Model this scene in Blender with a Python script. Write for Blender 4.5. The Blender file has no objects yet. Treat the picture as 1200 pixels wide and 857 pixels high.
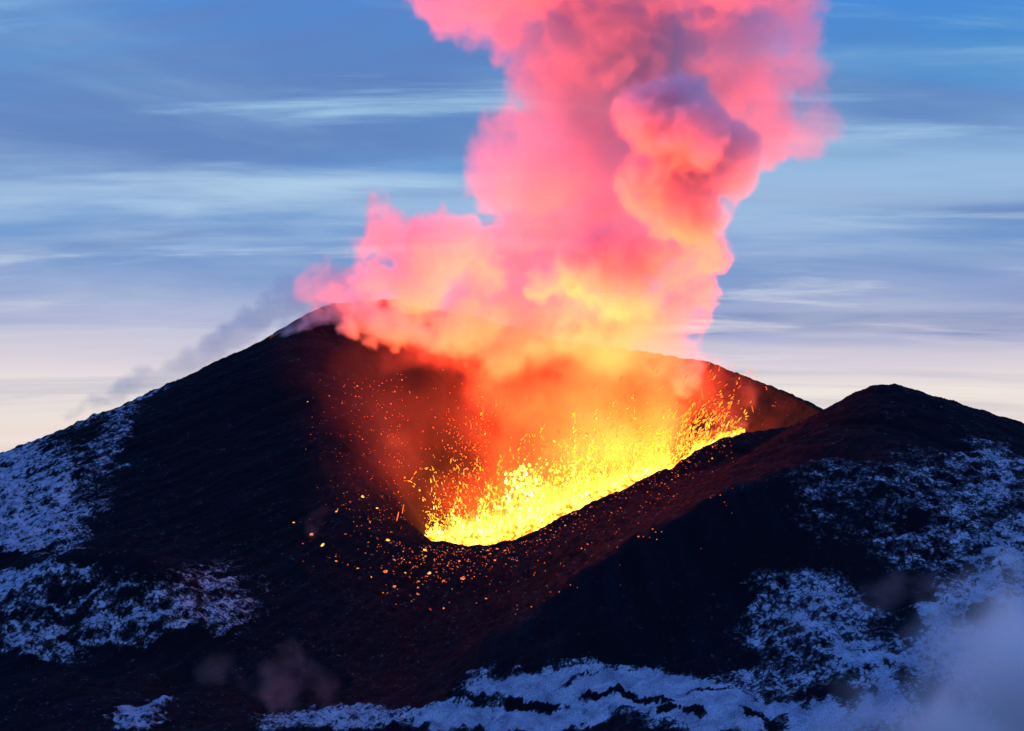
import bpy, math, random
import numpy as np
from mathutils import Vector

random.seed(7)
rng = np.random.default_rng(11)
scene = bpy.context.scene
COL = scene.collection

# ---------------------------------------------------------------- camera
CAM = (0.0, 0.0, 130.0)
PITCH = math.atan(132 * 0.0006)
cd = bpy.data.cameras.new("camera")
cd.lens, cd.sensor_width, cd.clip_start, cd.clip_end = 50.0, 36.0, 1.0, 100000.0
cam = bpy.data.objects.new("camera", cd)
cam.location = CAM
cam.rotation_euler = (math.radians(90) + PITCH, 0, 0)
COL.objects.link(cam)
scene.camera = cam

# ---------------------------------------------------------------- world
SUN_EL, SUN_AZ = math.radians(3.0), math.radians(150.0)   # the low sun, behind the viewer's right shoulder
w = bpy.data.worlds.new("World")
scene.world = w
w.use_nodes = True
nt = w.node_tree
nt.nodes.clear()
N = nt.nodes.new
L = nt.links.new


def ramp(nt, stops, interp='LINEAR'):
    r = nt.nodes.new('ShaderNodeValToRGB')
    r.color_ramp.interpolation = interp
    e = r.color_ramp.elements
    while len(e) > 1:
        e.remove(e[-1])
    e[0].position, e[0].color = stops[0][0], (*stops[0][1], 1)
    for p, c in stops[1:]:
        q = e.new(p)
        q.color = (*c, 1)
    return r


def math_node(nt, op, a=None, b=None, c=None, clamp=False):
    m = nt.nodes.new('ShaderNodeMath')
    m.operation = op
    m.use_clamp = clamp
    for i, v in enumerate((a, b, c)):
        if v is None:
            continue
        if isinstance(v, (int, float)):
            m.inputs[i].default_value = v
        else:
            nt.links.new(v, m.inputs[i])
    return m.outputs[0]


def mixc(nt, fac, a, b, blend='MIX'):
    m = nt.nodes.new('ShaderNodeMix')
    m.data_type = 'RGBA'
    m.blend_type = blend
    for s, v in ((m.inputs[0], fac), (m.inputs[6], a), (m.inputs[7], b)):
        if isinstance(v, (int, float)):
            s.default_value = v
        elif isinstance(v, tuple):
            s.default_value = (*v, 1)
        else:
            nt.links.new(v, s)
    return m.outputs[2]


def srgb(r, g, b):
    f = lambda v: (v / 255 / 12.92) if v / 255 <= 0.04045 else ((v / 255 + 0.055) / 1.055) ** 2.4
    return (f(r), f(g), f(b))


def noise(nt, vec, scale, detail=5, rough=0.5, dist=0.0, w=None):
    n = nt.nodes.new('ShaderNodeTexNoise')
    n.inputs['Scale'].default_value = scale
    n.inputs['Detail'].default_value = detail
    n.inputs['Roughness'].default_value = rough
    n.inputs['Distortion'].default_value = dist
    nt.links.new(vec, n.inputs['Vector'])
    return n.outputs['Fac']


def smooth(nt, v, a, b):
    m = nt.nodes.new('ShaderNodeMapRange')
    m.interpolation_type = 'SMOOTHSTEP'
    nt.links.new(v, m.inputs[0])
    m.inputs[1].default_value, m.inputs[2].default_value = a, b
    return m.outputs[0]


tc = N('ShaderNodeTexCoord')
sep = N('ShaderNodeSeparateXYZ')
L(tc.outputs['Generated'], sep.inputs[0])
elev = math_node(nt, 'ARCSINE', sep.outputs[2])          # radians above the horizon
grad = ramp(nt, [(0.0, srgb(226, 208, 208)), (0.10, srgb(243, 231, 225)), (0.13, srgb(214, 202, 216)),
                 (0.17, srgb(152, 156, 202)), (0.24, srgb(112, 140, 196)), (0.34, srgb(100, 148, 205)),
                 (0.46, srgb(70, 136, 200)), (0.62, srgb(60, 130, 225)), (1.0, srgb(60, 130, 250))])
L(math_node(nt, 'DIVIDE', elev, 0.60, clamp=True), grad.inputs[0])
grad_b = ramp(nt, [(0.0, srgb(50, 84, 170)), (0.3, srgb(50, 110, 220)), (1.0, srgb(50, 125, 250))])
L(math_node(nt, 'DIVIDE', elev, 0.60, clamp=True), grad_b.inputs[0])
base_sky = mixc(nt, smooth(nt, sep.outputs[1], -0.1, 0.75), grad_b.outputs[0], grad.outputs[0])
# cirrus: a thin high sheet seen in perspective, its threads drawn out sideways and tilted a little
zz = math_node(nt, 'MAXIMUM', sep.outputs[2], -0.02)
den = math_node(nt, 'ADD', zz, 0.10)
cx = math_node(nt, 'DIVIDE', sep.outputs[0], den)
cy = math_node(nt, 'DIVIDE', sep.outputs[1], den)
comb = N('ShaderNodeCombineXYZ')
L(cx, comb.inputs[0])
L(cy, comb.inputs[1])


def sheet(ang, sx, sy, scale, detail, rough, dist, off):
    mp = N('ShaderNodeMapping')
    mp.inputs['Rotation'].default_value = (0, 0, math.radians(ang))
    mp.inputs['Scale'].default_value = (sx, sy, 1)
    mp.inputs['Location'].default_value = off
    L(comb.outputs[0], mp.inputs[0])
    return noise(nt, mp.outputs[0], scale, detail, rough, dist)


c1 = smooth(nt, sheet(8, 0.50, 1.15, 0.95, 6, 0.55, 0.5, (5.3, 2.2, 0)), 0.40, 0.66)     # broad pale veils
c2 = smooth(nt, sheet(6, 0.62, 2.4, 1.15, 7, 0.58, 0.45, (7.7, 4.4, 2)), 0.50, 0.70)    # fine bright threads
c3 = smooth(nt, sheet(6, 0.40, 1.5, 0.8, 5, 0.5, 1.0, (1.3, 9.4, 5)), 0.44, 0.66)     # grey violet undersides
fade = smooth(nt, elev, 0.02, 0.10)
col = mixc(nt, math_node(nt, 'MULTIPLY', math_node(nt, 'MULTIPLY', c3, 0.9), fade), base_sky, srgb(92, 116, 178))
ccol = ramp(nt, [(0.0, srgb(246, 232, 226)), (0.25, srgb(222, 208, 220)), (0.5, srgb(182, 204, 228)), (1.0, srgb(150, 206, 234))])
L(math_node(nt, 'DIVIDE', elev, 0.35, clamp=True), ccol.inputs[0])
col = mixc(nt, math_node(nt, 'MULTIPLY', c1, 0.60), col, ccol.outputs[0])
col = mixc(nt, math_node(nt, 'MULTIPLY', c2, 0.88), col, ccol.outputs[0])
sky = N('ShaderNodeTexSky')
sky.sky_type = 'NISHITA'
sky.sun_disc = False
sky.sun_elevation = SUN_EL
sky.sun_rotation = SUN_AZ
sky.air_density, sky.dust_density, sky.ozone_density = 1.0, 0.6, 3.0
bg = N('ShaderNodeBackground')
L(sky.outputs[0], bg.inputs[0])
bg.inputs[1].default_value = 0.05
bg2 = N('ShaderNodeBackground')
L(col, bg2.inputs[0])
bg2.inputs[1].default_value = 0.92
add = N('ShaderNodeAddShader')
L(bg.outputs[0], add.inputs[0])
L(bg2.outputs[0], add.inputs[1])
wo = N('ShaderNodeOutputWorld')
L(add.outputs[0], wo.inputs[0])
w.cycles.sampling_method = 'MANUAL'
w.cycles.sample_map_resolution = 256

# ---------------------------------------------------------------- sun (a faint after-glow)
sd = bpy.data.lights.new("sun", 'SUN')
sd.energy = 0.12
sd.angle = math.radians(20)
sd.color = (1.0, 0.72, 0.75)
sun = bpy.data.objects.new("sun", sd)
dv = Vector((math.sin(SUN_AZ) * math.cos(SUN_EL), math.cos(SUN_AZ) * math.cos(SUN_EL), math.sin(SUN_EL)))
sun.rotation_euler = dv.to_track_quat('Z', 'Y').to_euler()
sun.location = dv * 3000
COL.objects.link(sun)

# ---------------------------------------------------------------- exposure and render
vs = scene.view_settings
vs.view_transform, vs.look, vs.exposure, vs.gamma = 'Standard', 'None', 0.0, 1.0
vs.use_curve_mapping = False
cy_ = scene.cycles
cy_.use_denoising = True
cy_.denoiser = 'OPENIMAGEDENOISE'
cy_.max_bounces = 6
cy_.diffuse_bounces = 2
cy_.glossy_bounces = 1
cy_.transmission_bounces = 2
cy_.volume_bounces = 3
cy_.transparent_max_bounces = 12
cy_.use_adaptive_sampling = True
cy_.adaptive_threshold = 0.02
cy_.volume_step_rate = 1.6
cy_.volume_max_steps = 512
cy_.caustics_reflective = cy_.caustics_refractive = False
cy_.sample_clamp_indirect = 6.0

# ---------------------------------------------------------------- helpers
cP, sP = math.cos(PITCH), math.sin(PITCH)


def ray(px, py):
    """Direction with unit y through a point of the view."""
    dx, dz = (px - 600) * 0.0006, (428.5 - py) * 0.0006
    y = cP - dz * sP
    z = sP + dz * cP
    return dx / y, z / y


def W(px, py, Y):
    a, b = ray(px, py)
    return np.array([a * Y, Y, CAM[2] + b * Y])


def mesh_from(name, verts, faces, mat=None, smooth_shade=True):
    me = bpy.data.meshes.new(name)
    verts = np.asarray(verts, dtype=np.float32)
    faces = np.asarray(faces, dtype=np.int32)
    n, k = faces.shape
    me.vertices.add(len(verts))
    me.vertices.foreach_set('co', verts.ravel())
    me.loops.add(n * k)
    me.loops.foreach_set('vertex_index', faces.ravel())
    me.polygons.add(n)
    me.polygons.foreach_set('loop_start', np.arange(0, n * k, k, dtype=np.int32))
    me.polygons.foreach_set('loop_total', np.full(n, k, dtype=np.int32))
    me.update(calc_edges=True)
    if smooth_shade:
        me.polygons.foreach_set('use_smooth', np.ones(n, dtype=bool))
    if mat:
        me.materials.append(mat)
    return me


def obj(name, me, parent=None, loc=None):
    o = bpy.data.objects.new(name, me)
    COL.objects.link(o)
    if parent:
        o.parent = parent
    if loc is not None:
        o.location = loc
    return o


def tag(o, label=None, cat=None, group=None, kind=None):
    for k, v in (('label', label), ('category', cat), ('group', group), ('kind', kind)):
        if v:
            o[k] = v
    return o


def new_mat(name):
    m = bpy.data.materials.new(name)
    m.use_nodes = True
    m.node_tree.nodes.clear()
    o = m.node_tree.nodes.new('ShaderNodeOutputMaterial')
    return m, m.node_tree, o


# 2D gradient noise, vectorised
def _h(ix, iy, seed):
    n = (ix.astype(np.int64) * 374761393 + iy.astype(np.int64) * 668265263 + seed * 1442695041) & 0xFFFFFFFF
    n = ((n ^ (n >> 13)) * 1274126177) & 0xFFFFFFFF
    n = (n ^ (n >> 16)) & 0xFFFFFF
    return n / float(0xFFFFFF)


def perlin(x, y, seed=0):
    ix, iy = np.floor(x), np.floor(y)
    fx, fy = x - ix, y - iy
    u, v = fx * fx * fx * (fx * (fx * 6 - 15) + 10), fy * fy * fy * (fy * (fy * 6 - 15) + 10)

    def g(ox, oy):
        a = _h(ix + ox, iy + oy, seed) * 2 * np.pi
        return np.cos(a) * (fx - ox) + np.sin(a) * (fy - oy)
    return (g(0, 0) * (1 - u) + g(1, 0) * u) * (1 - v) + (g(0, 1) * (1 - u) + g(1, 1) * u) * v


def fbm(x, y, octs=5, seed=0, rough=0.5, ridged=False):
    s, a = 0.0, 1.0
    for i in range(octs):
        n = perlin(x, y, seed + i * 17) * 1.5
        if ridged:
            n = 1 - 2 * np.abs(n)
        s = s + a * n
        x, y, a = x * 2.03 + 7.1, y * 2.03 + 3.7, a * rough
    return s


def worley(x, y, seed=0):
    ix, iy = np.floor(x), np.floor(y)
    d1 = np.full(x.shape, 9.0)
    d2 = np.full(x.shape, 9.0)
    idv = np.zeros(x.shape)
    for ox in (-1, 0, 1):
        for oy in (-1, 0, 1):
            cx_, cy2 = ix + ox, iy + oy
            hx, hy = _h(cx_, cy2, seed), _h(cx_, cy2, seed + 91)
            d = np.hypot(cx_ + hx - x, cy2 + hy - y)
            near = d < d1
            d2 = np.where(near, d1, np.minimum(d2, d))
            idv = np.where(near, _h(cx_, cy2, seed + 55), idv)
            d1 = np.where(near, d, d1)
    return d1, d2, idv


def sstep(a, b, v):
    t = np.clip((v - a) / (b - a), 0, 1)
    return t * t * (3 - 2 * t)


def smin(a, b, k):
    h = np.clip(0.5 + 0.5 * (b - a) / k, 0, 1)
    return b * (1 - h) + a * h - k * h * (1 - h)


def smax(a, b, k):
    return -smin(-a, -b, k)


# ---------------------------------------------------------------- terrain
CX, CY = 25.0, 1040.0
RIM = [(550, 639, 900), (500, 628, 905), (465, 600, 920), (430, 545, 950), (398, 470, 1000), (372, 400, 1060),
       (400, 352, 1140), (470, 352, 1185), (560, 372, 1205), (650, 398, 1208), (730, 408, 1205), (830, 425, 1170),
       (900, 450, 1120), (975, 488, 1050), (935, 497, 1005), (885, 505, 975), (845, 512, 955), (815, 528, 945),
       (790, 546, 935), (740, 567, 925), (690, 588, 918), (655, 606, 912), (610, 627, 905), (580, 637, 902)]
_r = np.array([W(*p) for p in RIM])
_az = np.arctan2(_r[:, 1] - CY, _r[:, 0] - CX)
_R = np.hypot(_r[:, 0] - CX, _r[:, 1] - CY)
_o = np.argsort(_az)
_az, _R, _Z = _az[_o], _R[_o], _r[_o, 2]
_az = np.concatenate([_az - 2 * np.pi, _az, _az + 2 * np.pi])
_R, _Z = np.tile(_R, 3), np.tile(_Z, 3)
RC = W(1040, 457, 850)
FLOOR_Z = 62.0
MOUNDS = [  # px, py, Y, radius x, radius y, height
    (760, 800, 690, 120, 42, 30), (620, 845, 640, 80, 30, 12), (60, 690, 800, 60, 60, 26), (170, 700, 790, 45, 40, 22),
    (20, 780, 700, 90, 40, 14), (340, 850, 640, 50, 25, 9), (960, 800, 680, 60, 40, 8),
]


def H(x, y, detail=True):
    x = np.asarray(x, dtype=float)
    y = np.asarray(y, dtype=float)
    az = np.arctan2(y - CY, x - CX)
    r = np.hypot(x - CX, y - CY)
    R = np.interp(az, _az, _R)
    Zr = np.interp(az, _az, _Z)
    left = sstep(0.0, -150.0, x - CX)
    so = 0.50 - 0.085 * left
    out = Zr - so * (r - R) + 0.00012 * np.clip(r - R, 0, 500) ** 2
    inn = Zr - 0.80 * (R - r)
    inn = smax(inn, FLOOR_Z + 0 * inn, 12)
    lf = sstep(-60, -110, x - CX) * sstep(1190, 1120, y)
    cone = smin(out, inn, 3.0 + 34 * lf) + 6 * lf
    d = np.hypot((x - RC[0]) * np.where(x < RC[0], 1.3, 1.0), (y - RC[1]) * 0.9)
    rc = RC[2] + 4 - 0.47 * (np.sqrt(d * d + 18 * 18) - 18) - 2
    base = 14 + 5 * perlin(x / 160, y / 160, 3) * 1.6
    far = sstep(1300, 4000, np.hypot(x, y - 700))
    base = base - 40 * sstep(560, 300, y) + far * (30 * perlin(x / 1500, y / 1500, 8) - 60)
    z = smax(smax(cone, rc, 10 + 22 * sstep(960, 900, y)), base, 14)
    for px, py, Y, rx, ry, h in MOUNDS:
        c = W(px, py, Y)
        q = ((x - c[0]) / rx) ** 2 + ((y - c[1]) / ry) ** 2
        z = z + h * np.exp(-q * 1.2) * (1 + 0.25 * perlin(x / 30, y / 30, 5))
    if detail:
        inside = sstep(R + 2, R - 10, r)
        hot = sstep(230, 120, r - R * 0 - 60) * 1.0
        ro = rough_zone(x, y, r)
        z = z + fbm(x / 55, y / 55, 3, 21) * 3.0 * (0.35 + 0.65 * ro) * (1 - inside * 0.3)
        # gullies and spurs down the flanks
        z = z + (fbm(az * 14, r / 150, 3, 31) * 2.2 + fbm(az * 44, r / 60, 3, 33, 0.6, True) * 0.7) * sstep(0, 60, r - R)
        # rim crenellation, tephra grain
        z = z + fbm(x / 9, y / 9, 4, 41, 0.55) * (0.55 + 0.9 * ro + 0.55 * np.exp(-((r - R) / 14) ** 2))
        wx = x + 4 * perlin(x / 14, y / 14, 66)
        wy = y + 4 * perlin(x / 14, y / 14, 67)
        d1, d2, idv = worley(wx / 6.5, wy / 6.5, 5)
        z = z + ro * (1 - np.clip(d1 * 1.15, 0, 1) ** 2) * (0.4 + 1.8 * idv)
        d1, d2, idv = worley(wx / 2.6, wy / 2.6, 9)
        z = z + (0.25 + ro) * (1 - np.clip(d1 * 1.2, 0, 1) ** 2) * (0.1 + 0.7 * idv)
    return z


def hit(px, py, y0=500, y1=1400):
    """Where the view ray through (px, py) first meets the ground."""
    a, b = ray(px, py)
    Y = np.arange(y0, y1, 1.0)
    h = H(a * Y, Y, False)
    k = np.nonzero(CAM[2] + b * Y < h)[0]
    Yh = Y[k[0]] if len(k) else y1
    return np.array([a * Yh, Yh, CAM[2] + b * Yh])


# bare, dark ground (1) against snow (0) and the rough lava-block zones, as patches on the ground
ZONES = [  # where snow lies: a point of the view it is centred under, half sizes, tilt, amount
    (10, 590, 135, 108, 0, .98), (130, 520, 26, 70, 32, .75), (60, 500, 70, 22, -27, .7), (205, 436, 190, 12, -29, .95),
    (60, 690, 125, 46, 0, 1.0), (165, 722, 100, 50, 0, 1.0), (55, 750, 95, 34, 0, .95), (245, 705, 80, 54, 0, .75),
    (165, 840, 48, 24, 0, .95), (400, 850, 110, 18, 0, .9), (560, 812, 40, 12, 0, .45), (250, 780, 60, 14, 10, .4),
    (720, 812, 190, 34, 3, 1.7), (600, 845, 170, 22, 0, 1.3), (880, 840, 180, 30, 0, 1.3), (1000, 850, 240, 30, 0, 1.2),
    (950, 730, 100, 78, 0, .85), (900, 795, 70, 30, 0, .75), (985, 590, 85, 66, 0, .50), (1090, 610, 115, 92, 20, .64), (1165, 560, 70, 50, 25, .8),
    (1200, 690, 95, 110, 0, 1.0), (1130, 750, 110, 80, 0, 1.0), (1020, 780, 80, 40, 0, .95),
    (50, 658, 100, 7, -3, -1.1), (185, 632, 70, 24, 0, -1.2), (62, 702, 32, 13, -10, -.8), (90, 735, 12, 20, 0, -.5), (60, 800, 150, 22, 4, -1.3), (235, 772, 60, 20, 0, -.9),
    (1030, 688, 46, 15, 32, -1.2), (1060, 740, 22, 12, 40, -.6), (1080, 620, 14, 12, 0, -.8), (1075, 700, 16, 8, 20, -.7),
    (735, 822, 60, 5, 3, -1.9), (830, 814, 36, 4, 0, -1.7), (620, 832, 40, 5, -4, -1.5), (900, 836, 50, 4, 4, -1.3), (780, 836, 30, 4, 6, -1.6), (690, 800, 36, 3, -8, -1.2),
]


def snow_field(x, y, z):
    wx = x + 9 * fbm(x / 26, y / 26, 4, 77, 0.6)
    wy = y + 14 * fbm(x / 30, y / 30, 4, 78, 0.6)
    wz = z + 3 * fbm(x / 18, y / 18, 3, 79)
    Yc = np.maximum(wy, 60.0)
    el = np.arctan((wz - CAM[2]) / Yc) - PITCH
    px = 600 + wx / Yc / 0.0006 * np.cos(el + PITCH) / np.cos(el)
    py = 428.5 - np.tan(el) / 0.0006
    s = np.full(np.shape(x), -1.0)
    neg = np.zeros(np.shape(x))
    for cx_, cy2, rx, ry, a, v in ZONES:
        ca, sa_ = math.cos(math.radians(a)), math.sin(math.radians(a))
        dx, dy = px - cx_, py - cy2
        q = np.hypot((dx * ca + dy * sa_) / rx, (-dx * sa_ + dy * ca) / ry)
        f = sstep(1.4, 0.5, q)
        if v > 0:
            s = np.maximum(s, f * (v + 1.0) - 1.0)
        else:
            neg = np.maximum(neg, f * -v)
    s = s - neg
    # everything away from the warm cone lies under snow
    r = np.hypot(x - CX, (y - CY))
    s = np.maximum(s, sstep(470, 700, r + np.where(y > 500, -150, 0)))
    return s


def rough_zone(x, y, r):
    z = H(x, y, False)
    s = snow_field(x, y, z)
    return np.clip(s + 0.2, 0, 1) * (1 - 0.75 * sstep(0.95, 1.3, s))


xs = np.concatenate([-np.geomspace(420, 30000, 26)[::-1][:-1], np.arange(-420, 420.1, 1.35), np.geomspace(420, 30000, 26)[1:]])
ys = np.concatenate([np.array([-30000, -12000, -5000, -2000, -900, -400, -100, 100, 250, 380, 450, 500, 525]),
                     np.arange(540, 1262, 1.25), np.geomspace(1266, 30000, 40)])
X, Y = np.meshgrid(xs, ys)
Z = H(X, Y)
nx, ny = len(xs), len(ys)
idx = np.arange(nx * ny).reshape(ny, nx)
F = np.stack([idx[:-1, :-1], idx[:-1, 1:], idx[1:, 1:], idx[1:, :-1]], -1).reshape(-1, 4)

# ground material ---------------------------------------------------------
gm, nt, out = new_mat("ground")
N, L = nt.nodes.new, nt.links.new
geo = N('ShaderNodeNewGeometry')
at = N('ShaderNodeAttribute')
at.attribute_name = 'snow'
P = geo.outputs['Position']
n_f = noise(nt, P, 0.55, 5, 0.65)
n_m = noise(nt, P, 0.11, 4, 0.6, 0.6)
n_l = noise(nt, P, 0.022, 3, 0.5)
mpz = N('ShaderNodeMapping')
mpz.inputs['Scale'].default_value = (1, 0.35, 1.2)
L(P, mpz.inputs[0])
n_s = noise(nt, mpz.outputs[0], 0.28, 5, 0.6, 1.2)
mix = math_node(nt, 'ADD', at.outputs['Fac'], math_node(nt, 'MULTIPLY', math_node(nt, 'SUBTRACT', n_f, 0.5), 1.3))
mix = math_node(nt, 'ADD', mix, math_node(nt, 'MULTIPLY', math_node(nt, 'SUBTRACT', n_s, 0.5), 1.3))
mix = math_node(nt, 'ADD', mix, math_node(nt, 'MULTIPLY', math_node(nt, 'SUBTRACT', n_m, 0.5), 0.9))
warp = N('ShaderNodeVectorMath')
warp.operation = 'MULTIPLY_ADD'
nz = N('ShaderNodeTexNoise')
nz.inputs['Scale'].default_value = 0.25
L(P, nz.inputs['Vector'])
L(nz.outputs['Color'], warp.inputs[0])
warp.inputs[1].default_value = (5, 5, 5)
L(P, warp.inputs[2])
vo = N('ShaderNodeTexVoronoi')
vo.feature = 'DISTANCE_TO_EDGE'
vo.inputs['Scale'].default_value = 0.30
L(warp.outputs[0], vo.inputs['Vector'])
crack = smooth(nt, vo.outputs['Distance'], 0.22, 0.0)
calm = smooth(nt, at.outputs['Fac'], 1.25, 0.8)
mix = math_node(nt, 'SUBTRACT', mix, math_node(nt, 'MULTIPLY', math_node(nt, 'MULTIPLY', crack, calm), 0.34))
sn_hard = smooth(nt, mix, 0.42, 0.80)
dust = smooth(nt, mix, 0.0, 0.9)
sn = math_node(nt, 'ADD', math_node(nt, 'MULTIPLY', sn_hard, 0.72), math_node(nt, 'MULTIPLY', dust, 0.36), clamp=True)
gran = noise(nt, P, 1.6, 3, 0.7)
sn = math_node(nt, 'MULTIPLY', sn, smooth(nt, gran, 0.18, 0.60), clamp=True)
rock = ramp(nt, [(0.3, (0.0022, 0.0042, 0.009)), (0.55, (0.0033, 0.0062, 0.0135)), (0.8, (0.0075, 0.012, 0.023))])
st_ = N('ShaderNodeAttribute')
st_.attribute_name = 'streak'
L(math_node(nt, 'ADD', math_node(nt, 'MULTIPLY', noise(nt, P, 0.35, 6, 0.7), 0.6), math_node(nt, 'MULTIPLY', st_.outputs['Fac'], 0.4)), rock.inputs[0])
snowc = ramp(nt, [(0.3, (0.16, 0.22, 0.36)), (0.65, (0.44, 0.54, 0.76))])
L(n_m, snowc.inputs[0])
b = N('ShaderNodeBsdfPrincipled')
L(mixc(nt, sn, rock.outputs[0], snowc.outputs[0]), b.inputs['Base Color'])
b.inputs['Roughness'].default_value = 0.95
b.inputs['Specular IOR Level'].default_value = 0.04
bump = N('ShaderNodeBump')
bump.inputs['Strength'].default_value = 0.9
bump.inputs['Distance'].default_value = 1.2
L(noise(nt, P, 0.8, 6, 0.7), bump.inputs['Height'])
L(bump.outputs[0], b.inputs['Normal'])
L(b.outputs[0], out.inputs[0])

me = mesh_from("terrain", np.stack([X, Y, Z], -1).reshape(-1, 3), F, gm)
sa = me.attributes.new('snow', 'FLOAT', 'POINT')
S = snow_field(X, Y, H(X, Y, False))
# snow lies on the tops of blocks and not on steep faces
gy, gx = np.gradient(Z, ys, xs)
steep = np.hypot(gx, gy)
S = S - 0.75 * np.clip(steep - 0.62, 0, 1.2)
sa.data.foreach_set('value', S.astype(np.float32).ravel())
az_, r_ = np.arctan2(Y - CY, X - CX), np.hypot(X - CX, Y - CY)
sa2 = me.attributes.new('streak', 'FLOAT', 'POINT')
streak = 0.5 + 0.42 * fbm(az_ * 42 + 0.4 * perlin(X / 30, Y / 30, 2), r_ / 55, 5, 91, 0.6)
sa2.data.foreach_set('value', streak.astype(np.float32).ravel())
terrain = tag(obj("terrain", me), kind='structure', label='dark volcanic cone and snowy lava ground', cat='terrain')

# ---------------------------------------------------------------- lava light (what the lava gives off)
def lava_light(px, py, Y, watts, radius, color=(1.0, 0.102, 0.006)):
    """The upward glow of one pool of lava in the crater floor."""
    ld = bpy.data.lights.new("lava_glow", 'AREA')
    ld.shape = 'DISK'
    ld.size = radius * 2
    ld.energy, ld.color = watts, color
    o = bpy.data.objects.new("lava_glow", ld)
    o.location = W(px, py, Y)
    o.rotation_euler = (math.radians(180 - 8), 0, 0)
    COL.objects.link(o)
    return o


LAVA_LIGHTS = [(558, 655, 962, 2.0, 7), (640, 637, 975, 3.8, 9), (715, 600, 988, 4.2, 10), (775, 570, 1000, 2.4, 8)]
for px, py, Yd, e, rad in LAVA_LIGHTS:
    lava_light(px, py, Yd, e * 1.75e6, rad)


# ---------------------------------------------------------------- smoke
def up(n_out, coords, seed):
    """Smooth random lattice sampled at coords (three 1D arrays of lattice coordinates)."""
    r = np.random.default_rng(seed)
    mats, dims = [], []
    for c in coords:
        c = c - c.min()
        i = np.floor(c).astype(int)
        f = c - i
        K = int(i.max()) + 4
        M = np.zeros((len(c), K), dtype=np.float32)
        # cubic B-spline weights
        wts = ((1 - f) ** 3 / 6, (3 * f ** 3 - 6 * f ** 2 + 4) / 6, (-3 * f ** 3 + 3 * f ** 2 + 3 * f + 1) / 6, f ** 3 / 6)
        for k in range(4):
            M[np.arange(len(c)), i + k] = wts[k]
        mats.append(M)
        dims.append(K)
    g = r.standard_normal(dims).astype(np.float32)
    g = np.tensordot(mats[0], g, (1, 0))
    g = np.tensordot(mats[1], g, (1, 1)).transpose(1, 0, 2)
    g = np.tensordot(g, mats[2], (2, 1))
    return g * 1.9      # about unit variance


def smoke_volume(name, lo, hi, vox, density_fn, mat, core=None, parent=None):
    """A cloud of smoke: density_fn gives its density on a grid; the modifier turns that into a volume."""
    lo, hi = np.array(lo, float), np.array(hi, float)
    n = np.maximum(4, np.round((hi - lo) / vox).astype(int) + 1)
    ax = [np.linspace(lo[i], hi[i], n[i]).astype(np.float32) for i in range(3)]
    D = density_fn(ax).astype(np.float32)
    # clean edges of the grid
    for a in range(3):
        s = [slice(None)] * 3
        s[a] = 0
        D[tuple(s)] = 0
        s[a] = -1
        D[tuple(s)] = 0
    total = int(np.prod(n))
    me = bpy.data.meshes.new(name)
    me.vertices.add(total)
    a = me.attributes.new('d', 'FLOAT', 'POINT')
    a.data.foreach_set('value', D.ravel())
    me.materials.append(mat)
    o = obj(name, me, parent)
    build_field(o, name, lo, hi, n, mat)
    if core:
        # the dense heart of the cloud, as a surface
        st, thr, cmat, cname = core
        Cf = density_fn.core[::st, ::st, ::st]
        n2 = Cf.shape
        hi2 = lo + (hi - lo) * (np.array(n2) - 1) * st / (n - 1)
        m2 = bpy.data.meshes.new("field")
        m2.vertices.add(int(np.prod(n2)))
        m2.attributes.new('d', 'FLOAT', 'POINT').data.foreach_set('value', np.ascontiguousarray(Cf, dtype=np.float32).ravel())
        t = obj("field", m2)
        build_field(t, "field", lo, hi2, np.array(n2), cmat, (thr, vox * st))
        dg = bpy.context.evaluated_depsgraph_get()
        cm = bpy.data.meshes.new_from_object(t.evaluated_get(dg))
        cm.name = cname
        cm.materials.clear()
        cm.materials.append(cmat)
        bpy.data.objects.remove(t)
        bpy.data.meshes.remove(m2)
        c_o = obj(cname, cm, None)
        return o, c_o
    return o


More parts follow.
